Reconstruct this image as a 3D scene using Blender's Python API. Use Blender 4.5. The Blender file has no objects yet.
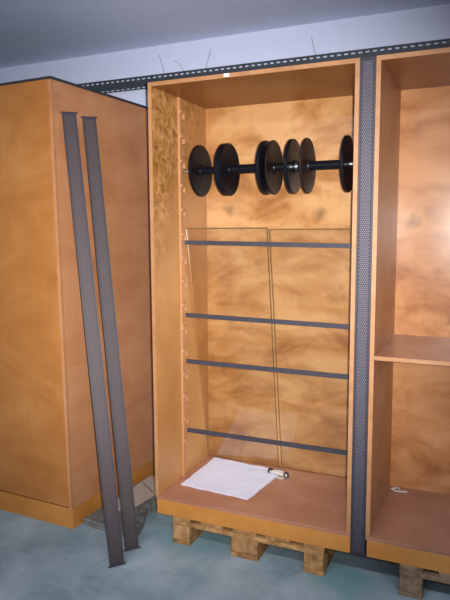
import bpy, bmesh, math, random
from mathutils import Vector, Matrix, noise
random.seed(7)
scene = bpy.context.scene
COL = scene.collection

# ------------------------------------------------------------------ helpers
def add_box(bm, x0, x1, y0, y1, z0, z1, bevel=0.0):
    r = bmesh.ops.create_cube(bm, size=1.0)
    vs = r['verts']
    for v in vs:
        v.co = Vector(((x0 + x1) / 2 + v.co.x * (x1 - x0), (y0 + y1) / 2 + v.co.y * (y1 - y0), (z0 + z1) / 2 + v.co.z * (z1 - z0)))
    if bevel > 0:
        es = list({e for v in vs for e in v.link_edges})
        bmesh.ops.bevel(bm, geom=es, offset=bevel, segments=2, affect='EDGES', profile=0.5)
    return vs

def box_bm(*a, bevel=0.0):
    bm = bmesh.new(); add_box(bm, *a, bevel=bevel); return bm

def add_lathe_x(bm, prof, n=48, cy=0, cz=0):
    """closed solid of revolution round an x-directed axis; prof = [(x, r)...] from one axis end to the other"""
    rings = []
    for x, r in prof:
        if r < 1e-6:
            rings.append([bm.verts.new((x, cy, cz))])
        else:
            rings.append([bm.verts.new((x, cy + r * math.cos(2 * math.pi * k / n), cz + r * math.sin(2 * math.pi * k / n))) for k in range(n)])
    for a, b in zip(rings, rings[1:]):
        for k in range(n):
            k2 = (k + 1) % n
            if len(a) == 1 and len(b) == 1: continue
            if len(a) == 1: bm.faces.new((a[0], b[k], b[k2]))
            elif len(b) == 1: bm.faces.new((a[k], b[0], a[k2]))
            else: bm.faces.new((a[k], b[k], b[k2], a[k2]))
    bmesh.ops.recalc_face_normals(bm, faces=bm.faces)

def add_tube(bm, pts, r, n=8):
    pts = [Vector(p) for p in pts]
    rings = []
    for i, p in enumerate(pts):
        d = (pts[min(i + 1, len(pts) - 1)] - pts[max(i - 1, 0)]).normalized()
        u = d.orthogonal().normalized()
        if i and rings:
            u = (lastu - d * lastu.dot(d)).normalized()
        lastu = u
        w = d.cross(u)
        rings.append([bm.verts.new(p + r * (math.cos(2 * math.pi * k / n) * u + math.sin(2 * math.pi * k / n) * w)) for k in range(n)])
    for a, b in zip(rings, rings[1:]):
        for k in range(n):
            bm.faces.new((a[k], a[(k + 1) % n], b[(k + 1) % n], b[k]))
    bm.faces.new(rings[0][::-1]); bm.faces.new(rings[-1])
    bmesh.ops.recalc_face_normals(bm, faces=bm.faces)

def obj(name, bm, m, parent=None, smooth=False, loc=None):
    me = bpy.data.meshes.new(name); bm.to_mesh(me); bm.free()
    me.materials.append(m)
    if smooth:
        for p in me.polygons: p.use_smooth = True
        try: me.set_sharp_from_angle(angle=math.radians(35))
        except Exception: pass
    o = bpy.data.objects.new(name, me); COL.objects.link(o)
    if parent: o.parent = parent
    if loc is not None: o.location = loc
    return o

def tag(o, label, cat, group=None):
    o['label'] = label; o['category'] = cat
    if group: o['group'] = group
    return o

def thing(name, label, cat, loc=(0, 0, 0), group=None, rotz=0):
    o = bpy.data.objects.new(name, None); COL.objects.link(o)
    o.location = loc; o.rotation_euler = (0, 0, rotz); o.empty_display_size = 0.1
    return tag(o, label, cat, group)

def struct(name, bm, m):
    o = obj(name, bm, m); o['kind'] = 'structure'; return o

def copy_tree(o, parent=None):
    c = o.copy(); COL.objects.link(c); c.parent = parent
    for ch in list(o.children): copy_tree(ch, c)
    return c

# ------------------------------------------------------------------ materials
def new_mat(name):
    m = bpy.data.materials.new(name); m.use_nodes = True
    return m, m.node_tree.nodes, m.node_tree.links, m.node_tree.nodes['Principled BSDF']

def srgb(r, g, b):
    f = lambda c: (c / 255 / 12.92) if c / 255 <= .04045 else ((c / 255 + .055) / 1.055) ** 2.4
    return (f(r), f(g), f(b), 1)

def burl_mask(m, x, calm):
    # the curly figure only covers the upper front of the board; the rest is plain veneer
    N, L = m.node_tree.nodes, m.node_tree.links
    P = N['Principled BSDF']; src = P.inputs['Base Color'].links[0].from_socket
    tc = N.new('ShaderNodeTexCoord'); sp = N.new('ShaderNodeSeparateXYZ'); L.new(tc.outputs['Object'], sp.inputs[0])
    nn = N.new('ShaderNodeTexNoise'); nn.inputs['Scale'].default_value = 5; L.new(tc.outputs['Object'], nn.inputs['Vector'])
    a = N.new('ShaderNodeMath'); a.operation = 'MULTIPLY_ADD'; a.inputs[1].default_value = .7; L.new(nn.outputs['Fac'], a.inputs[0]); L.new(sp.outputs['Z'], a.inputs[2])
    b = N.new('ShaderNodeMath'); b.operation = 'MULTIPLY_ADD'; b.inputs[1].default_value = -1.6; L.new(sp.outputs['Y'], b.inputs[0]); L.new(a.outputs[0], b.inputs[2])
    k = N.new('ShaderNodeMapRange'); k.inputs['From Min'].default_value = 1.45; k.inputs['From Max'].default_value = 1.85; L.new(b.outputs[0], k.inputs['Value'])
    q = N.new('ShaderNodeMix'); q.data_type = 'RGBA'
    c = N.new('ShaderNodeTexNoise'); c.inputs['Scale'].default_value = 3; c.inputs['Detail'].default_value = 4; L.new(tc.outputs['Object'], c.inputs['Vector'])
    r = N.new('ShaderNodeValToRGB'); r.color_ramp.elements[0].position = .3; r.color_ramp.elements[1].position = .7
    r.color_ramp.elements[0].color, r.color_ramp.elements[1].color = calm; L.new(c.outputs['Fac'], r.inputs['Fac'])
    L.new(k.outputs['Result'], q.inputs['Factor']); L.new(r.outputs['Color'], q.inputs['A']); L.new(src, q.inputs['B'])
    L.new(q.outputs['Result'], P.inputs['Base Color'])

def plain(name, col, rough=.5, metal=0, spec=.5, bump=0, bscale=80, vary=0.0):
    m, N, L, P = new_mat(name)
    P.inputs['Roughness'].default_value = rough; P.inputs['Metallic'].default_value = metal
    P.inputs['Specular IOR Level'].default_value = spec
    P.inputs['Base Color'].default_value = col
    tc = N.new('ShaderNodeTexCoord')
    if vary:
        n = N.new('ShaderNodeTexNoise'); n.inputs['Scale'].default_value = 14; n.inputs['Detail'].default_value = 5
        L.new(tc.outputs['Object'], n.inputs['Vector'])
        r = N.new('ShaderNodeValToRGB')
        r.color_ramp.elements[0].position = .35; r.color_ramp.elements[1].position = .68
        r.color_ramp.elements[0].color = tuple(c * (1 - vary) for c in col[:3]) + (1,)
        r.color_ramp.elements[1].color = tuple(min(1, c * (1 + vary)) for c in col[:3]) + (1,)
        L.new(n.outputs['Fac'], r.inputs['Fac']); L.new(r.outputs['Color'], P.inputs['Base Color'])
    if bump:
        n = N.new('ShaderNodeTexNoise'); n.inputs['Scale'].default_value = bscale; n.inputs['Detail'].default_value = 4
        L.new(tc.outputs['Object'], n.inputs['Vector'])
        b = N.new('ShaderNodeBump'); b.inputs['Strength'].default_value = bump; b.inputs['Distance'].default_value = .01
        L.new(n.outputs['Fac'], b.inputs['Height']); L.new(b.outputs['Normal'], P.inputs['Normal'])
    return m

def wood(name, dark, mid, light, scale=4.0, stretch=(1, 1, 1.7), rough=.36, contrast=(.3, .52, .74), spec=.5, fine=.035, knots=(), distort=.9):
    """varnished birch plywood: cloudy flamed figure, faint upright grain"""
    m, N, L, P = new_mat(name)
    tc = N.new('ShaderNodeTexCoord'); oi = N.new('ShaderNodeObjectInfo')
    sc = N.new('ShaderNodeVectorMath'); sc.operation = 'SCALE'; sc.inputs[0].default_value = (7.3, 3.1, 5.7)
    L.new(oi.outputs['Random'], sc.inputs['Scale'])
    ad = N.new('ShaderNodeVectorMath'); ad.operation = 'ADD'
    L.new(tc.outputs['Object'], ad.inputs[0]); L.new(sc.outputs['Vector'], ad.inputs[1])
    mp = N.new('ShaderNodeMapping'); mp.inputs['Scale'].default_value = stretch
    mp.inputs['Rotation'].default_value = (0, math.radians(24), 0)
    L.new(ad.outputs['Vector'], mp.inputs['Vector'])
    n = N.new('ShaderNodeTexNoise'); n.inputs['Scale'].default_value = scale; n.inputs['Detail'].default_value = 7
    n.inputs['Roughness'].default_value = .6; n.inputs['Distortion'].default_value = distort
    L.new(mp.outputs['Vector'], n.inputs['Vector'])
    r = N.new('ShaderNodeValToRGB'); cr = r.color_ramp
    cr.elements[0].position = contrast[0]; cr.elements[0].color = dark
    cr.elements[1].position = contrast[2]; cr.elements[1].color = light
    e = cr.elements.new(contrast[1]); e.color = mid
    L.new(n.outputs['Fac'], r.inputs['Fac'])
    mp2 = N.new('ShaderNodeMapping'); mp2.inputs['Scale'].default_value = (34, 34, 2)
    L.new(ad.outputs['Vector'], mp2.inputs['Vector'])
    g = N.new('ShaderNodeTexNoise'); g.inputs['Scale'].default_value = 1.0; g.inputs['Detail'].default_value = 3
    L.new(mp2.outputs['Vector'], g.inputs['Vector'])
    mr = N.new('ShaderNodeMapRange'); mr.inputs['From Min'].default_value = .3; mr.inputs['From Max'].default_value = .7
    mr.inputs['To Min'].default_value = 1 - fine; mr.inputs['To Max'].default_value = 1 + fine
    L.new(g.outputs['Fac'], mr.inputs['Value'])
    mx = N.new('ShaderNodeVectorMath'); mx.operation = 'SCALE'
    L.new(r.outputs['Color'], mx.inputs[0]); L.new(mr.outputs['Result'], mx.inputs['Scale'])
    out = mx.outputs['Vector']
    for (kx, ky, kz, kr) in knots:                      # small brown knots in the veneer
        d = N.new('ShaderNodeVectorMath'); d.operation = 'DISTANCE'
        nn = N.new('ShaderNodeTexNoise'); nn.inputs['Scale'].default_value = 18
        L.new(tc.outputs['Object'], nn.inputs['Vector'])
        s2 = N.new('ShaderNodeVectorMath'); s2.operation = 'SCALE'; s2.inputs['Scale'].default_value = .07
        L.new(nn.outputs['Color'], s2.inputs[0])
        a2 = N.new('ShaderNodeVectorMath'); a2.operation = 'ADD'
        L.new(tc.outputs['Object'], a2.inputs[0]); L.new(s2.outputs['Vector'], a2.inputs[1])
        L.new(a2.outputs['Vector'], d.inputs[0]); d.inputs[1].default_value = (kx + .035, ky + .035, kz + .035)
        k = N.new('ShaderNodeMapRange'); k.inputs['From Min'].default_value = kr * .2; k.inputs['From Max'].default_value = kr
        k.inputs['To Min'].default_value = .55; k.inputs['To Max'].default_value = 1
        L.new(d.outputs['Value'], k.inputs['Value'])
        v = N.new('ShaderNodeVectorMath'); v.operation = 'SCALE'
        L.new(out, v.inputs[0]); L.new(k.outputs['Result'], v.inputs['Scale']); out = v.outputs['Vector']
    L.new(out, P.inputs['Base Color'])
    P.inputs['Roughness'].default_value = rough; P.inputs['Specular IOR Level'].default_value = spec
    return m

BD, BM_, BL = srgb(150, 96, 48), srgb(168, 113, 60), srgb(180, 127, 72)
M = {}
KNOTS = ((.166, .615, 1.582, .05), (.695, .615, 1.552, .05))
KNOTS_R = ((.085, .600, 1.504, .05), (.30, .600, 1.0, .04))
M['ply'] = wood('birch_plywood', BD, BM_, BL)
M['ply_back'] = wood('flamed_birch', srgb(142, 91, 48), srgb(173, 123, 74), srgb(192, 146, 98), scale=3.6, stretch=(.8, 1, 1.7), rough=.28, spec=.42, distort=.5,
                     contrast=(.34, .47, .6), knots=KNOTS)
M['ply_back_right'] = wood('flamed_birch_right', srgb(140, 86, 50), srgb(168, 113, 70), srgb(184, 131, 88), scale=3.2, stretch=(.8, 1, 1.7), rough=.25, spec=.42, distort=.7,
                     contrast=(.34, .47, .6), knots=KNOTS_R)
M['ply_side'] = wood('birch_side_panel', srgb(158, 104, 66), srgb(172, 118, 80), srgb(182, 130, 92), scale=2.2, rough=.42, contrast=(.3, .5, .7))
M['burl'] = wood('curly_birch', srgb(112, 70, 28), srgb(166, 116, 62), srgb(188, 142, 90), scale=24, stretch=(1, 1, 1), contrast=(.32, .52, .66), rough=.4, distort=.6)
burl_mask(M['burl'], None, (srgb(162, 109, 57), srgb(184, 134, 82)))
M['ply_front'] = wood('honey_birch_front', srgb(150, 93, 41), srgb(163, 106, 53), srgb(174, 119, 66), scale=2.0, rough=.4, contrast=(.3, .5, .7))
M['ply_flat'] = wood('sheen_tinted_birch', srgb(146, 98, 76), srgb(158, 108, 86), srgb(168, 120, 98), scale=2.5, spec=.6, rough=.25, contrast=(.3, .5, .7))  # pinkish-grey sheen of the flat panels is partly mixed into this colour
M['ply_top'] = wood('shaded_birch', srgb(118, 66, 26), srgb(132, 78, 34), srgb(142, 88, 42), scale=2.5, rough=.36, spec=.3, contrast=(.3, .5, .7))  # same birch, darkened: shade under the top panel is painted into the colour
M['fascia'] = wood('amber_birch', srgb(166, 106, 44), srgb(178, 117, 52), srgb(186, 127, 62), scale=2.2, rough=.38, contrast=(.3, .5, .7))
M['edge'] = wood('pale_edge_band', srgb(152, 104, 66), srgb(162, 114, 76), srgb(170, 124, 86), scale=8, rough=.45, fine=.05)
M['rail_wood'] = plain('pale_beech', srgb(172, 122, 80), .5, vary=.06)
M['pallet'] = wood('rough_pallet_pine', srgb(104, 74, 46), srgb(150, 110, 70), srgb(170, 132, 90), scale=9, rough=.8, spec=.2, contrast=(.32, .48, .64), fine=.25)
M['pallet_grey'] = wood('weathered_pallet_pine', srgb(90, 74, 60), srgb(126, 104, 84), srgb(144, 120, 98), scale=9, rough=.85, spec=.2, contrast=(.32, .48, .64), fine=.25)
M['black'] = plain('black_lacquer', (.005, .005, .008, 1), .34, spec=.12, bump=.05, bscale=30)
M['black_worn'] = plain('worn_black_lacquer', (.016, .010, .009, 1), .36, spec=.15, vary=.6)
M['steel'] = plain('bare_steel', (.42, .45, .52, 1), .32, metal=1)
M['bar'] = plain('blue_grey_painted_steel', srgb(56, 54, 63), .45, spec=.35, vary=.08)
M['perf'] = plain('dark_perforated_steel', srgb(52, 48, 59), .55, spec=.3, metal=.0, vary=.1)
M['perf_back'] = plain('post_inner_steel', srgb(110, 107, 122), .55)
M['perf_dim'] = plain('post_inner_dark_steel', srgb(92, 76, 70), .6)
M['perf_edge'] = plain('post_edge_steel', srgb(42, 40, 49), .5)
M['angle'] = plain('slotted_angle_steel', srgb(56, 61, 70), .5, metal=.2, vary=.1)
M['lining'] = plain('dark_top_edge', srgb(44, 42, 48), .6)
M['paper'] = plain('white_paper', srgb(204, 203, 222), .8, bump=.25, bscale=9, vary=.02)
M['chrome'] = plain('chrome', (.75, .73, .72, 1), .12, metal=1)
M['rubber'] = plain('dark_ring', (.02, .015, .015, 1), .4)
M['plastic'] = plain('frosted_clear_plastic', srgb(206, 198, 192), .25)
M['plastic'].node_tree.nodes['Principled BSDF'].inputs['Transmission Weight'].default_value = .15
M['sticker'] = plain('white_sticker', srgb(250, 248, 245), .5)
M['wire'] = plain('dark_wire', srgb(92, 88, 96), .5)
M['slab'] = plain('grey_weathered_slab', srgb(104, 104, 102), .9, bump=.6, bscale=30, vary=.28)
M['torn'] = plain('torn_dark_felt', srgb(92, 92, 94), .95, bump=.8, bscale=45, vary=.4)
M['board'] = plain('beige_board', srgb(176, 160, 146), .75, vary=.06)
M['wall'] = plain('white_painted_wall', srgb(192, 200, 226), .85, spec=.2, bump=.08, bscale=60, vary=.015)
M['ceiling'] = plain('grey_painted_ceiling', srgb(198, 208, 234), .9, spec=.15, bump=.12, bscale=40, vary=.03)

def glass_mat():
    m, N, L, P = new_mat('clear_shelf_glass'); N.remove(P)
    out = [n for n in N if n.type == 'OUTPUT_MATERIAL'][0]
    t = N.new('ShaderNodeBsdfTransparent'); t.inputs['Color'].default_value = (.972, .97, .956, 1)
    g = N.new('ShaderNodeBsdfGlossy'); g.inputs['Roughness'].default_value = .03
    f = N.new('ShaderNodeFresnel'); f.inputs['IOR'].default_value = 1.45
    x = N.new('ShaderNodeMixShader')
    L.new(f.outputs[0], x.inputs[0]); L.new(t.outputs[0], x.inputs[1]); L.new(g.outputs[0], x.inputs[2])
    L.new(x.outputs[0], out.inputs['Surface'])
    return m
M['glass'] = glass_mat()
M['glass_edge'] = plain('glass_edge', srgb(120, 92, 58), .3)

def floor_mat():
    m, N, L, P = new_mat('painted_concrete_floor')
    tc = N.new('ShaderNodeTexCoord')
    n = N.new('ShaderNodeTexNoise'); n.inputs['Scale'].default_value = 3.2; n.inputs['Detail'].default_value = 8; n.inputs['Roughness'].default_value = .62; n.inputs['Distortion'].default_value = .6
    L.new(tc.outputs['Object'], n.inputs['Vector'])
    r = N.new('ShaderNodeValToRGB'); r.color_ramp.elements[0].position = .33; r.color_ramp.elements[1].position = .66
    r.color_ramp.elements[0].color = srgb(116, 138, 148); r.color_ramp.elements[1].color = srgb(154, 170, 181)
    L.new(n.outputs['Fac'], r.inputs['Fac'])
    # fine pale grit
    w = N.new('ShaderNodeTexNoise'); w.inputs['Scale'].default_value = 46; w.inputs['Detail'].default_value = 2
    L.new(tc.outputs['Object'], w.inputs['Vector'])
    wr = N.new('ShaderNodeMapRange'); wr.inputs['From Min'].default_value = .69; wr.inputs['From Max'].default_value = .74; wr.inputs['To Max'].default_value = .15
    L.new(w.outputs['Fac'], wr.inputs['Value'])
    m1 = N.new('ShaderNodeMix'); m1.data_type = 'RGBA'; m1.inputs['B'].default_value = srgb(225, 228, 232)
    L.new(wr.outputs['Result'], m1.inputs['Factor']); L.new(r.outputs['Color'], m1.inputs['A'])
    col = m1.outputs['Result']
    # leftover patches of green floor paint
    nd = N.new('ShaderNodeTexNoise'); nd.inputs['Scale'].default_value = 9; nd.inputs['Detail'].default_value = 6
    L.new(tc.outputs['Object'], nd.inputs['Vector'])
    for (x, y, rad, amt) in ((.97, .02, .17, .62), (.18, .22, .33, .42), (1.02, -.2, .12, .35), (.75, .5, .4, .3)):
        d = N.new('ShaderNodeVectorMath'); d.operation = 'DISTANCE'; d.inputs[1].default_value = (x, y, 0)
        L.new(tc.outputs['Object'], d.inputs[0])
        a = N.new('ShaderNodeMath'); a.operation = 'MULTIPLY_ADD'; a.inputs[1].default_value = rad * 1.3; L.new(nd.outputs['Fac'], a.inputs[0])
        L.new(d.outputs['Value'], a.inputs[2])
        k = N.new('ShaderNodeMapRange'); k.inputs['From Min'].default_value = rad * 1.1; k.inputs['From Max'].default_value = rad * 1.65
        k.inputs['To Min'].default_value = amt; k.inputs['To Max'].default_value = 0
        L.new(a.outputs[0], k.inputs['Value'])
        q = N.new('ShaderNodeMix'); q.data_type = 'RGBA'; q.inputs['B'].default_value = srgb(96, 148, 148)
        L.new(k.outputs['Result'], q.inputs['Factor']); L.new(col, q.inputs['A']); col = q.outputs['Result']
    L.new(col, P.inputs['Base Color'])
    P.inputs['Roughness'].default_value = .6; P.inputs['Specular IOR Level'].default_value = .35
    b = N.new('ShaderNodeBump'); b.inputs['Strength'].default_value = .25; b.inputs['Distance'].default_value = .01
    L.new(n.outputs['Fac'], b.inputs['Height']); L.new(b.outputs['Normal'], P.inputs['Normal'])
    return m
M['floor'] = floor_mat()

# ------------------------------------------------------------------ room shell
WALL_Y, CEIL_Z = .85, 2.765
struct('floor', box_bm(-4, 5, -5, WALL_Y + .1, -.1, 0), M['floor'])
struct('ceiling', box_bm(-4, 5, -5, WALL_Y + .1, CEIL_Z, CEIL_Z + .1), M['ceiling'])
struct('wall_back', box_bm(-4, 5, WALL_Y, WALL_Y + .1, 0, CEIL_Z), M['wall'])

# ------------------------------------------------------------------ open plywood cabinets on pallets
W, H0, ZF, ZT, T = 1.0177, .144, .241, 2.320, .019

def open_cabinet(name, label, x0, depth, group=None):
    """root at the front-left foot of the cabinet; local z starts at the underside"""
    r = thing(name, label, 'cabinet', (x0, 0, H0), group)
    h = ZT - H0; f = ZF - H0
    left = obj('side_panel', box_bm(0, T, .004, depth + .012, f, h, bevel=.001), M['burl'], r)
    obj('side_panel', box_bm(W - T, W, .004, depth + .012, f, h, bevel=.001), M['ply_side'], r)
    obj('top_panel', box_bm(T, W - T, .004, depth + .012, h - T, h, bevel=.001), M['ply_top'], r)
    obj('back_panel', box_bm(T, W - T, depth, depth + .012, f, h - T), M['ply_back'], r)
    obj('bottom_panel', box_bm(0, W, .004, depth + .012, f - T, f, bevel=.001), M['ply_flat'], r)
    obj('fascia', box_bm(.006, W - .001, .003, .021, 0, f - T, bevel=.001), M['fascia'], r)
    obj('plinth_rail', box_bm(.006, .024, .021, depth, 0, f - T), M['fascia'], r)
    obj('plinth_rail', box_bm(W - .019, W - .001, .021, depth, 0, f - T), M['fascia'], r)
    # pale edge banding: four strips seen on the front
    e = obj('edge_band', box_bm(0, T, 0, .004, f, h), M['edge'], r)
    obj('edge_band', box_bm(W - T, W, 0, .004, f, h), M['edge'], r)
    obj('edge_band', box_bm(T, W - T, 0, .004, h - T, h), M['edge'], r)
    obj('edge_band', box_bm(0, W, 0, .004, f - .009, f), M['ply_flat'], r)
    return r, left

cab, left_side = open_cabinet('open_cabinet', 'tall open plywood cabinet holding the black disc rod and white paper, on a pallet', 0, .615)
h, f = ZT - H0, ZF - H0
# slotted support rails with hook pegs, left side and right side
HOOKZ = [2.228 - .1272 * i for i in range(15)]
def hook_bm(s):
    bm = bmesh.new()
    add_box(bm, 0, s * .022, 0, .052, -.008, .009, bevel=.002)
    add_box(bm, 0, s * .022, .036, .052, -.036, -.008, bevel=.002)
    bmesh.ops.recalc_face_normals(bm, faces=bm.faces)
    return bm
for s, xr in ((1, T), (-1, W - T)):
    bm = bmesh.new()
    add_box(bm, min(xr, xr + s * .014), max(xr, xr + s * .014), .262, .290, f, h - T, bevel=.002)
    rail = obj('peg_rail', bm, M['rail_wood'], cab)
    first = None
    for z in HOOKZ:
        if first is None:
            first = obj('hook', hook_bm(s), M['rail_wood'], rail); o = first
        else:
            o = first.copy(); COL.objects.link(o); o.parent = rail
        o.location = (xr, .264, z - H0)
st = obj('sticker', box_bm(.402, .428, -.0012, 0, 2.306 - H0, 2.319 - H0), M['sticker'], cab)
st['label'] = 'small white sticker on top edge'

X3 = 1.0854
cab3, left3 = open_cabinet('open_cabinet', 'plywood cabinet at right edge with one wooden shelf, on its own pallet', X3, .600)
left3.data.materials[0] = M['ply_side']
for ch in cab3.children:
    if ch.name.startswith('back_panel'):
        ch.data.materials[0] = M['ply_back_right']
sh = obj('shelf', box_bm(T, W - T, .012, .598, 1.049 - H0, 1.067 - H0, bevel=.001), M['ply_flat'], cab3)
obj('edge_band', box_bm(T, W - T, .008, .012, 1.049 - H0, 1.067 - H0), M['edge'], sh)

# ------------------------------------------------------------------ closed cabinet on the left
SH = -.0149
def sheared(*a, bevel=0.0):
    bm = box_bm(*a, bevel=bevel)
    for v in bm.verts: v.co.x += SH * v.co.z
    return bm
lc = thing('closed_cabinet', 'big closed plywood cabinet at left with two grey posts leaning on it', 'cabinet', (-.4665, -.096, 0), rotz=-.0481)
LW, LD, LH, LP = 1.02, .88, 2.368, .113
obj('front_panel', sheared(-LW + T, -T, -.004, T, LP + .014, LH, bevel=.001), M['ply_front'], lc)
obj('side_panel', sheared(-T, 0, 0, LD, LP, LH, bevel=.0015), M['ply_side'], lc)
obj('side_panel', sheared(-LW, -LW + T, 0, LD, LP, LH, bevel=.0015), M['ply_side'], lc)
obj('back_panel', sheared(-LW + T, -T, LD - .012, LD, LP, LH), M['ply'], lc)
tp = obj('top_board', sheared(-LW - .006, .006, -.006, LD, LH, LH + .012), M['lining'], lc); tp['label'] = 'dark top edge'
pl = obj('plinth', sheared(-LW + .002, -.0005, .006, LD, 0, LP, bevel=.002), M['fascia'], lc)
eb = obj('edge_band', sheared(-.0005, .0015, -.001, .012, LP + .001, LH), M['edge'], lc)

# ------------------------------------------------------------------ pallets
def pallet(name, label, x0, y0, depth, m):
    r = thing(name, label, 'pallet', (x0, y0, 0))
    xs = ((0, .1), (.3275, .4725), (.7, .8))
    ys = ((.0, .1), (depth / 2 - .05, depth / 2 + .05), (depth - .1, depth))
    for (a, b) in xs:
        obj('bottom_board', box_bm(a, b, 0, depth, 0, .022, bevel=.003), m, r)
        for (c, d) in ys:
            obj('block', box_bm(a + .002, b - .002, c + .001, d, .022, .100, bevel=.004), m, r)
    for (c, d) in ys:
        obj('cross_board', box_bm(0, .8, c, d, .100, .122, bevel=.003), m, r)
    for i in range(5):
        c = .05 + i * .175
        hw = .05 if i in (0, 4) else .0625
        a, b = (c - hw, c + hw)
        obj('deck_board', box_bm(max(0, a), min(.8, b), .004, depth, .122, .1438, bevel=.002), m, r)
    return r
pallet('pallet', 'brown wooden pallet carrying the cabinet with the black discs', .096, .002, .8, M['pallet'])
pallet('pallet', 'greyish wooden pallet under the cabinet at the right edge', 1.238, -.006, .8, M['pallet_grey'])

# ------------------------------------------------------------------ perforated posts
def perf_face_bm(w, L, p=.0092, margin=.005):
    bm = bmesh.new()
    nx = int((w - 2 * margin) / p); x0 = (w - nx * p) / 2
    nz = int((L - .03) / (p * .9)); pz = (L - .03) / nz
    hr = .0034
    def quad(pts): bm.faces.new([bm.verts.new((x, 0, z)) for x, z in pts])
    for j in range(nz):
        zc = .015 + (j + .5) * pz
        off = p / 2 if j % 2 else 0
        n = nx - 1 if j % 2 else nx
        if j % 2:
            quad([(x0, zc - pz / 2), (x0 + off, zc - pz / 2), (x0 + off, zc + pz / 2), (x0, zc + pz / 2)])
            xe = x0 + nx * p
            quad([(xe - off, zc - pz / 2), (xe, zc - pz / 2), (xe, zc + pz / 2), (xe - off, zc + pz / 2)])
        for i in range(n):
            xc = x0 + off + (i + .5) * p
            a, b = p / 2, pz / 2
            outer = [bm.verts.new((xc + dx, 0, zc + dz)) for dx, dz in ((-a, -b), (0, -b), (a, -b), (a, 0), (a, b), (0, b), (-a, b), (-a, 0))]
            inner = [bm.verts.new((xc + hr * math.cos(t), 0, zc + hr * math.sin(t))) for t in [math.radians(225 + 45 * k) for k in range(8)]]
            for k in range(8):
                bm.faces.new((outer[k], outer[(k + 1) % 8], inner[(k + 1) % 8], inner[k]))
    quad([(0, 0), (x0, 0), (x0, L), (0, L)]); quad([(w - x0, 0), (w, 0), (w, L), (w - x0, L)])
    quad([(x0, 0), (w - x0, 0), (w - x0, .015), (x0, .015)]); quad([(x0, L - .015), (w - x0, L - .015), (w - x0, L), (x0, L)])
    bmesh.ops.recalc_face_normals(bm, faces=bm.faces)
    for fc in bm.faces:
        if fc.normal.y > 0: fc.normal_flip()
    r = bmesh.ops.extrude_face_region(bm, geom=list(bm.faces))
    for g in r['geom']:
        if isinstance(g, bmesh.types.BMVert): g.co.y += .0012
    bmesh.ops.recalc_face_normals(bm, faces=bm.faces)
    return bm

def perf_post(name, label, w, L, d, back, plates):
    r = thing(name, label, 'post')
    obj('perforated_face', perf_face_bm(w, L), M['perf'], r)
    bm = bmesh.new()
    add_box(bm, .0002, .002, .0012, d, 0, L); add_box(bm, w - .002, w - .0002, .0012, d, 0, L)
    add_box(bm, 0, .0055, -.0012, -.0001, 0, L); add_box(bm, w - .0055, w, -.0012, -.0001, 0, L)
    obj('side_flange', bm, M['perf_edge'], r)
    obj('back_plate', box_bm(.002, w - .002, d - .002, d, 0, L), back, r)
    if plates:
        for z in (0, L):
            obj('end_plate', box_bm(-.008, w + .008, -.002, d + .001, z - .002, z + .002), M['perf_edge'], r)
    return r

post = perf_post('perforated_post', 'dark perforated steel post standing upright in the gap between two open cabinets', .0652, ZT - H0, .03, M['perf_back'], False)
post.location = (1.0189, .0015, H0)

lean = perf_post('perforated_post', 'front one of two grey perforated posts leaning on the closed cabinet, nearest its corner', .07, 2.26, .008, M['perf_dim'], True)
lean['group'] = 'grey posts leaning on the closed cabinet'
def set_lean(o, foot, top):
    foot, top = Vector(foot), Vector(top)
    a = (top - foot).normalized()
    x = Vector((.68, .73, 0)).normalized(); x = (x - a * x.dot(a)).normalized()
    y = a.cross(x)
    m = Matrix((x, y, a)).transposed().to_4x4(); m.translation = foot + Vector((0, 0, .0065))
    o.matrix_world = m
lean2 = copy_tree(lean)
set_lean(lean, (-.064, -.331, 0), (-.474, -.051, 2.207))
set_lean(lean2, (-.078, -.175, 0), (-.470, .112, 2.219))
lean2['label'] = 'rear one of two grey perforated posts leaning on the closed cabinet'

# ------------------------------------------------------------------ slotted steel angle along the wall
def slotted_rail():
    bm = bmesh.new()
    x0, x1, pitch = -1.7, 2.9, .039
    n = int((x1 - x0) / pitch)
    y0, y1 = 0.0, .003
    rows = [(.0, .008, None), (.008, .014, .025), (.014, .060, None), (.060, .068, .022), (.069, .081, None)]
    def b(a, c, z0, z1): add_box(bm, a, c, y0, y1, z0, z1)
    for z0, z1, slot in rows:
        if slot is None: b(x0, x0 + n * pitch, z0, z1)
        else:
            for i in range(n + 1):
                a = x0 + i * pitch - (pitch - slot) / 2; c = x0 + i * pitch + (pitch - slot) / 2
                b(max(x0, a), min(x0 + n * pitch, c), z0, z1)
    add_box(bm, x0, x0 + n * pitch, .003, .035, .078, .081)
    return bm
rl = obj('slotted_rail', slotted_rail(), M['angle'])
rl.location = (0, WALL_Y - .035, 2.502)
tag(rl, 'long dark slotted steel rail along the wall above the cabinets', 'rail')

# thin wires poking up behind the rail
WY = WALL_Y - .025
def wire(pts, label):
    bm = bmesh.new()
    b = Vector((pts[-1][0], WY, 2.583)); base = b
    P = [Vector((p[0], WY, p[1])) for p in pts]
    add_tube(bm, [p - base for p in P], .0014, 6)
    o = obj('wire', bm, M['wire'], smooth=True); o.location = base
    tag(o, label, 'wire')
wire([(-.40, 2.700), (-.384, 2.65), (-.366, 2.583)], 'thin straight wire above the rail, leftmost of the four')
wire([(-.290, 2.652), (-.272, 2.644), (-.249, 2.617), (-.228, 2.583)], 'thin wire with a bent tip above the rail, second from left')
wire([(-.046, 2.690), (-.062, 2.64), (-.080, 2.583)], 'thin wire leaning to the right above the rail, third from left')
wire([(.578, 2.684), (.588, 2.64), (.603, 2.583)], 'thin wire standing alone above the rail, rightmost of the four')

# ------------------------------------------------------------------ contents of the middle cabinet
xl, xr = T + .022, W - T - .022
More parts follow.
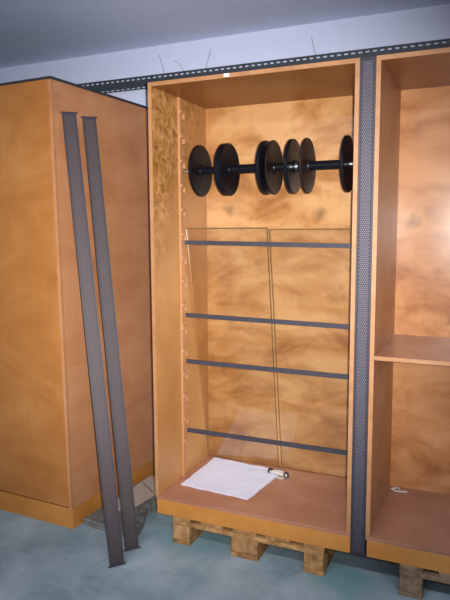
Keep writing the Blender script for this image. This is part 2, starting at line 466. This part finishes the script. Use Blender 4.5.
# rod with black discs
RY, RZ = .292, 1.920
rod = thing('disc_rod', 'black horizontal rod carrying seven round black discs inside the open cabinet', 'rod', (0, RY, RZ))
bm = bmesh.new(); add_lathe_x(bm, [(xl, 0), (xl, .0085), (xr, .0085), (xr, 0)], 20)
o = obj('shaft', bm, M['steel'], rod, True); o['label'] = 'bare steel rod'
R = .133
def disc(x, th, mat, hub=.03, r=R):
    bm = bmesh.new(); e = .003; a, b = x - th / 2, x + th / 2
    add_lathe_x(bm, [(a - .006, .009), (a - .006, hub), (a, hub + .002), (a, r - e), (a + e, r), (b - e, r), (b, r - e), (b, hub + .002), (b + .006, hub), (b + .006, .009)], 64)
    return obj('disc', bm, mat, rod, True)
disc(.139, .014, M['black'])
d2 = disc(.291, .034, M['black'])
disc(.503, .020, M['black'])
d4 = disc(.545, .010, M['black_worn'])
disc(.643, .020, M['black'])
disc(.716, .013, M['black_worn'])
disc(.911, .016, M['black'])
def sleeve(a, b, r, mat, name='sleeve'):
    bm = bmesh.new(); add_lathe_x(bm, [(a, .0088), (a, r), (b, r), (b, .0088)], 32)
    return obj(name, bm, mat, rod, True)
sleeve(.148, .267, .018, M['black'])
sleeve(.314, .487, .0235, M['black'])
sleeve(.513, .540, .021, M['black'])
sleeve(.556, .627, .021, M['black'])
sleeve(.659, .703, .024, M['black'])
sleeve(.729, .891, .0225, M['black'])
c = sleeve(.919, .950, .014, M['steel'], 'collar'); c['label'] = 'bright steel collar'
c = sleeve(.6592, .672, .0255, M['steel'], 'collar'); c['label'] = 'bright steel collar'

# four steel bars across the cabinet, hung in the hooks
def shelf_bar(zl, zr, label):
    bm = bmesh.new()
    vs = add_box(bm, 0, xr - xl, -.005, .005, -.0115, .0115)
    for v in bm.verts: v.co.z += (zr - zl) * v.co.x / (xr - xl)
    o = obj('shelf_bar', bm, M['bar']); o.location = (xl, .2935, zl)
    tag(o, label, 'bar', 'grey steel bars across the open cabinet')
shelf_bar(1.547, 1.534, 'topmost of four grey steel bars across the open cabinet, just under the glass top')
shelf_bar(1.153, 1.141, 'second grey steel bar from the top across the open cabinet')
shelf_bar(.897, .892, 'third grey steel bar from the top across the open cabinet')
shelf_bar(.506, .505, 'lowest grey steel bar across the open cabinet, above the white paper')

# two panes of glass leaning on the top bar
def pane(xa0, xa1, xb0, xb1, ztop, inner, label):
    yb, yt, th, zb = .600, .301, .006, ZF + .0005
    d = Vector((0, yt - yb, ztop - zb)).normalized(); n = Vector((0, -d.z, d.y)) * -1
    n = n * th
    P = [Vector((xb0, yb, zb)), Vector((xb1, yb, zb)), Vector((xa1, yt, ztop)), Vector((xa0, yt, ztop))]
    base = Vector(((xb0 + xb1) / 2, yb, ZF))
    bm = bmesh.new()
    A = [bm.verts.new(p - base) for p in P]; off = Vector((0, th, .0))
    B = [bm.verts.new(p + off - base) for p in P]
    bm.faces.new(A); bm.faces.new(B[::-1])
    for i in range(4):
        j = (i + 1) % 4
        bm.faces.new((A[i], B[i], B[j], A[j]))
    bmesh.ops.recalc_face_normals(bm, faces=bm.faces)
    o = obj('glass_pane', bm, M['glass']); o.location = base
    o.data.materials.append(M['glass_edge'])
    for p in o.data.polygons:
        if p.index in (2, 4, 3 if inner == 1 else 5): p.material_index = 1
    bm = bmesh.new(); hh = Vector((0, th / 2, 0))
    iq = (P[1], P[2]) if inner == 1 else (P[0], P[3])
    add_tube(bm, [p + hh - base for p in ((P[3], P[2]))], th * .5, 8)
    add_tube(bm, [iq[0].lerp(iq[1], .003) + hh - base, iq[1] + hh - base], th * .42, 8)
    e = obj('polished_edge', bm, M['glass_edge'], o, True); e['label'] = 'darker polished glass edge'
    tag(o, label, 'glass', 'glass panes leaning in the open cabinet')
pane(.0440, .5065, .0220, .4735, 1.622, 1, 'left clear glass pane leaning upright behind the grey bars')
pane(.5190, .9720, .4920, .9720, 1.615, 3, 'right clear glass pane leaning upright behind the grey bars')

# white paper on the cabinet floor
def sheet(corners, nx, ny, z0, amp, th, jag, seed):
    bm = bmesh.new(); a, b, c, d = [Vector((x, y, 0)) for x, y in corners]
    top, bot = {}, {}
    for i in range(nx + 1):
        for j in range(ny + 1):
            s, t = i / nx, j / ny
            p = (a * (1 - s) + b * s) * (1 - t) + (d * (1 - s) + c * s) * t
            edge = min(s, 1 - s, t, 1 - t)
            if edge < 1e-6:
                p += Vector((noise.noise(Vector((p.x * 14, p.y * 14, seed))), noise.noise(Vector((p.x * 14, p.y * 14, seed + 9))), 0)) * jag
            nz = (noise.noise(Vector((p.x * 6, p.y * 9, seed + 3))) + .5 * noise.noise(Vector((p.x * 17, p.y * 22, seed + 5))) + 1.1) * amp
            top[i, j] = bm.verts.new((p.x, p.y, z0 + th + max(0, nz)))
            bot[i, j] = bm.verts.new((p.x, p.y, z0))
    for i in range(nx):
        for j in range(ny):
            bm.faces.new((top[i, j], top[i + 1, j], top[i + 1, j + 1], top[i, j + 1]))
            bm.faces.new((bot[i, j], bot[i, j + 1], bot[i + 1, j + 1], bot[i + 1, j]))
    ring = [(i, 0) for i in range(nx)] + [(nx, j) for j in range(ny)] + [(i, ny) for i in range(nx, 0, -1)] + [(0, j) for j in range(ny, 0, -1)]
    for k, q in enumerate(ring):
        q2 = ring[(k + 1) % len(ring)]
        bm.faces.new((bot[q], bot[q2], top[q2], top[q]))
    bmesh.ops.recalc_face_normals(bm, faces=bm.faces)
    return bm
pc = Vector((.28, .36, ZF))
cs = [(.064, .165), (.463, .135), (.520, .545), (.072, .585)]
o = obj('paper_sheet', sheet([(x - pc.x, y - pc.y) for x, y in cs], 36, 30, .0006, .003, .001, .008, 2.0), M['paper'], smooth=True)
o.location = pc
tag(o, 'creased white paper sheet lying on the floor of the open cabinet', 'paper')

# clear roll with two chrome rings beside the paper
ra, rb = Vector((.458, .495, ZF + .021)), Vector((.566, .470, ZF + .018))
dv = rb - ra
roll = thing('plastic_roll', 'small clear plastic roll with two chrome ringed ends beside the white paper', 'roll', (ra.x, ra.y, ZF), rotz=math.atan2(dv.y, dv.x))
Lr = dv.length
bm = bmesh.new(); add_lathe_x(bm, [(0, 0), (0, .0095), (Lr * .3, .0105), (Lr * .6, .009), (Lr, .0095), (Lr, 0)], 24, 0, .0145)
obj('tube', bm, M['plastic'], roll, True)
bm = bmesh.new(); add_box(bm, .012, Lr - .01, -.034, -.006, .0012, .0032, bevel=.0008)
obj('flap', bm, M['plastic'], roll)
for x in (.004, Lr - .004):
    turn = Matrix.Translation((x, 0, .0172)) @ Matrix.Rotation(math.radians(-62), 4, 'Z')      # the capped ends face the room
    bm = bmesh.new(); add_lathe_x(bm, [(-.006, .0105), (-.006, .017), (.005, .017), (.005, .0105), (-.006, .0105)], 28)
    bm.transform(turn)
    rg = obj('ring', bm, M['rubber'], roll, True); rg['label'] = 'dark ring'
    bm = bmesh.new(); add_lathe_x(bm, [(-.006, 0), (-.006, .0102), (.005, .0102), (.010, .0075), (.012, .003), (.012, 0)], 24)
    bm.transform(turn)
    cp = obj('cap', bm, M['chrome'], roll, True); cp['label'] = 'chrome cap'

# scrap of clear plastic in the corner of the right cabinet
bm = bmesh.new()
pts = [(.0 + .022 * math.cos(t), .018 * math.sin(t), .006 + .004 * math.sin(2 * t)) for t in [i * .5 for i in range(11)]]
add_tube(bm, pts + [(.04, -.012, .005), (.062, -.006, .0045)], .0045, 8)
o = obj('plastic_scrap', bm, M['plastic'], smooth=True); o.location = (1.14, .545, ZF)
tag(o, 'small curled clear plastic scrap in the back corner of the right cabinet', 'scrap')

# ------------------------------------------------------------------ low slab and board on the floor between the cabinets
out = [(-.452, -.026), (-.38, -.034), (-.30, -.041), (-.20, -.056), (-.125, -.072), (-.098, -.02), (-.128, .09), (-.185, .2), (-.165, .3), (-.15, .45), (-.14, .62), (-.415, .62), (-.425, .4), (-.437, .2)]
def slab_bm():
    pts = []
    for (a, b) in zip(out, out[1:] + out[:1]):
        a, b = Vector(a), Vector(b); n = max(2, int((b - a).length / .02))
        for k in range(n):
            p = a.lerp(b, k / n)
            j = .006 if p.x > -.41 else 0
            pts.append((p.x + j * noise.noise(Vector((p.x * 40, p.y * 40, 1))), p.y + j * noise.noise(Vector((p.x * 40, p.y * 40, 7)))))
    bm = bmesh.new(); rings = []
    for z, ins in ((0, 0), (.018, .004), (.03, .0), (.036, .006)):
        rings.append([bm.verts.new((x + (-ins if x > -.3 else ins), y + (ins if y < .3 else -ins), z + (.003 * noise.noise(Vector((x * 30, y * 30, z * 90))) if z else 0))) for x, y in pts])
    n = len(pts)
    for a, b in zip(rings, rings[1:]):
        for k in range(n): bm.faces.new((a[k], a[(k + 1) % n], b[(k + 1) % n], b[k]))
    bm.faces.new(rings[-1]); bm.faces.new(rings[0][::-1])
    bmesh.ops.recalc_face_normals(bm, faces=bm.faces)
    return bm
slab = thing('floor_slab', 'low grey weathered slab with torn dark edge on the floor between two cabinets', 'slab', (0, 0, 0))
obj('slab_body', slab_bm(), M['slab'], slab)
def torn_bm():
    bm = bmesh.new(); path = [(-.235, -.03), (-.16, -.04), (-.118, -.035), (-.125, .03), (-.15, .1), (-.195, .19), (-.175, .28), (-.155, .36)]
    P = []
    for a, b in zip(path, path[1:]):
        for k in range(6): P.append(Vector(a).lerp(Vector(b), k / 6))
    rings = []
    for i, p in enumerate(P):
        d = (P[min(i + 1, len(P) - 1)] - P[max(i - 1, 0)]).normalized(); nrm = Vector((-d.y, d.x))
        rg = []
        for k in range(10):
            t = 2 * math.pi * k / 10
            q = Vector((p.x, p.y, .05)) + Vector((nrm.x, nrm.y, 0)) * math.cos(t) * .026 + Vector((0, 0, 1)) * math.sin(t) * .014
            q += Vector([noise.noise(q * 38 + Vector((s, 0, 0))) for s in (0, 20, 40)]) * .016
            q.z = max(q.z, .0365)
            rg.append(bm.verts.new(q))
        rings.append(rg)
    for a, b in zip(rings, rings[1:]):
        for k in range(10): bm.faces.new((a[k], a[(k + 1) % 10], b[(k + 1) % 10], b[k]))
    bm.faces.new(rings[0][::-1]); bm.faces.new(rings[-1])
    bmesh.ops.recalc_face_normals(bm, faces=bm.faces)
    return bm
te = obj('torn_edge', torn_bm(), M['torn'], slab); te['label'] = 'torn dark crumpled edge'
bm = bmesh.new()
q = [(-.40, .14), (-.262, .12), (-.23, .36), (-.205, .6), (-.395, .6)]
A = [bm.verts.new((x, y, 0)) for x, y in q]; B = [bm.verts.new((x, y, .006)) for x, y in q]
bm.faces.new(A[::-1]); bm.faces.new(B)
for i in range(len(q)):
    j = (i + 1) % len(q); bm.faces.new((A[i], A[j], B[j], B[i]))
bmesh.ops.recalc_face_normals(bm, faces=bm.faces)
o = obj('beige_board', bm, M['board']); o.location = (0, 0, .0395)
tag(o, 'smooth beige board lying on the grey slab beside the closed cabinet', 'board')
bm = bmesh.new(); add_tube(bm, [(-.375, .485, 0), (-.31, .437, .001), (-.25, .390, 0)], .003, 6)
o = obj('stick', bm, M['wire']); o.location = (0, 0, .0487)
tag(o, 'thin dark stick lying across the beige board', 'stick')

# ------------------------------------------------------------------ camera
cam_d = bpy.data.cameras.new('camera'); cam = bpy.data.objects.new('camera', cam_d); COL.objects.link(cam)
yaw, pitch, roll = .4127, -.1173, -.0051
fw = Vector((-math.sin(yaw), math.cos(yaw), 0)); rt = Vector((math.cos(yaw), math.sin(yaw), 0)); up = Vector((0, 0, 1))
f2 = fw * math.cos(pitch) + up * math.sin(pitch); u2 = up * math.cos(pitch) - fw * math.sin(pitch)
r3 = rt * math.cos(roll) + u2 * math.sin(roll); u3 = u2 * math.cos(roll) - rt * math.sin(roll)
mw = Matrix((r3, u3, -f2)).transposed().to_4x4(); mw.translation = (1.5429, -2.6069, 1.6183)
cam.matrix_world = mw
cam_d.sensor_fit = 'VERTICAL'; cam_d.sensor_height = 24; cam_d.lens = 24 * 603.2 / 600
cam_d.clip_start = .05
scene.camera = cam

# ------------------------------------------------------------------ light: the camera's own flash, plus dim cool room light
CAMP = Vector(mw.translation)
fl_d = bpy.data.lights.new('camera_flash', 'SPOT'); fl = bpy.data.objects.new('camera_flash', fl_d); COL.objects.link(fl)
fl_d.energy = 730; fl_d.color = (1, .97, .93); fl_d.shadow_soft_size = .018
fl_d.spot_size = math.radians(67); fl_d.spot_blend = 1.0
fl.location = CAMP + r3 * .045 + u3 * .01
aim = (f2 * 603 + r3 * (195 - 225) + u3 * (300 - 258)).normalized()
fl.rotation_euler = aim.to_track_quat('-Z', 'Y').to_euler()
# cool ceiling tubes of the hall behind the camera
for k, (x, y) in enumerate(((.2, -2.4), (2.4, -2.4), (.2, -4.2), (2.4, -4.2))):
    ld = bpy.data.lights.new('ceiling_lamp', 'AREA'); lo = bpy.data.objects.new('ceiling_lamp', ld); COL.objects.link(lo)
    ld.shape = 'RECTANGLE'; ld.size = 1.5; ld.size_y = .3; ld.energy = 38; ld.color = (.92, .95, 1)
    lo.location = (x, y, CEIL_Z - .06)

w = bpy.data.worlds.new('World'); scene.world = w; w.use_nodes = True
bg = w.node_tree.nodes['Background']
bg.inputs['Color'].default_value = (.9, .94, 1.0, 1); bg.inputs['Strength'].default_value = .15

vs = scene.view_settings
scene.display_settings.display_device = 'sRGB'
vs.view_transform = 'Standard'; vs.look = 'None'; vs.exposure = 0; vs.gamma = 1; vs.use_curve_mapping = False
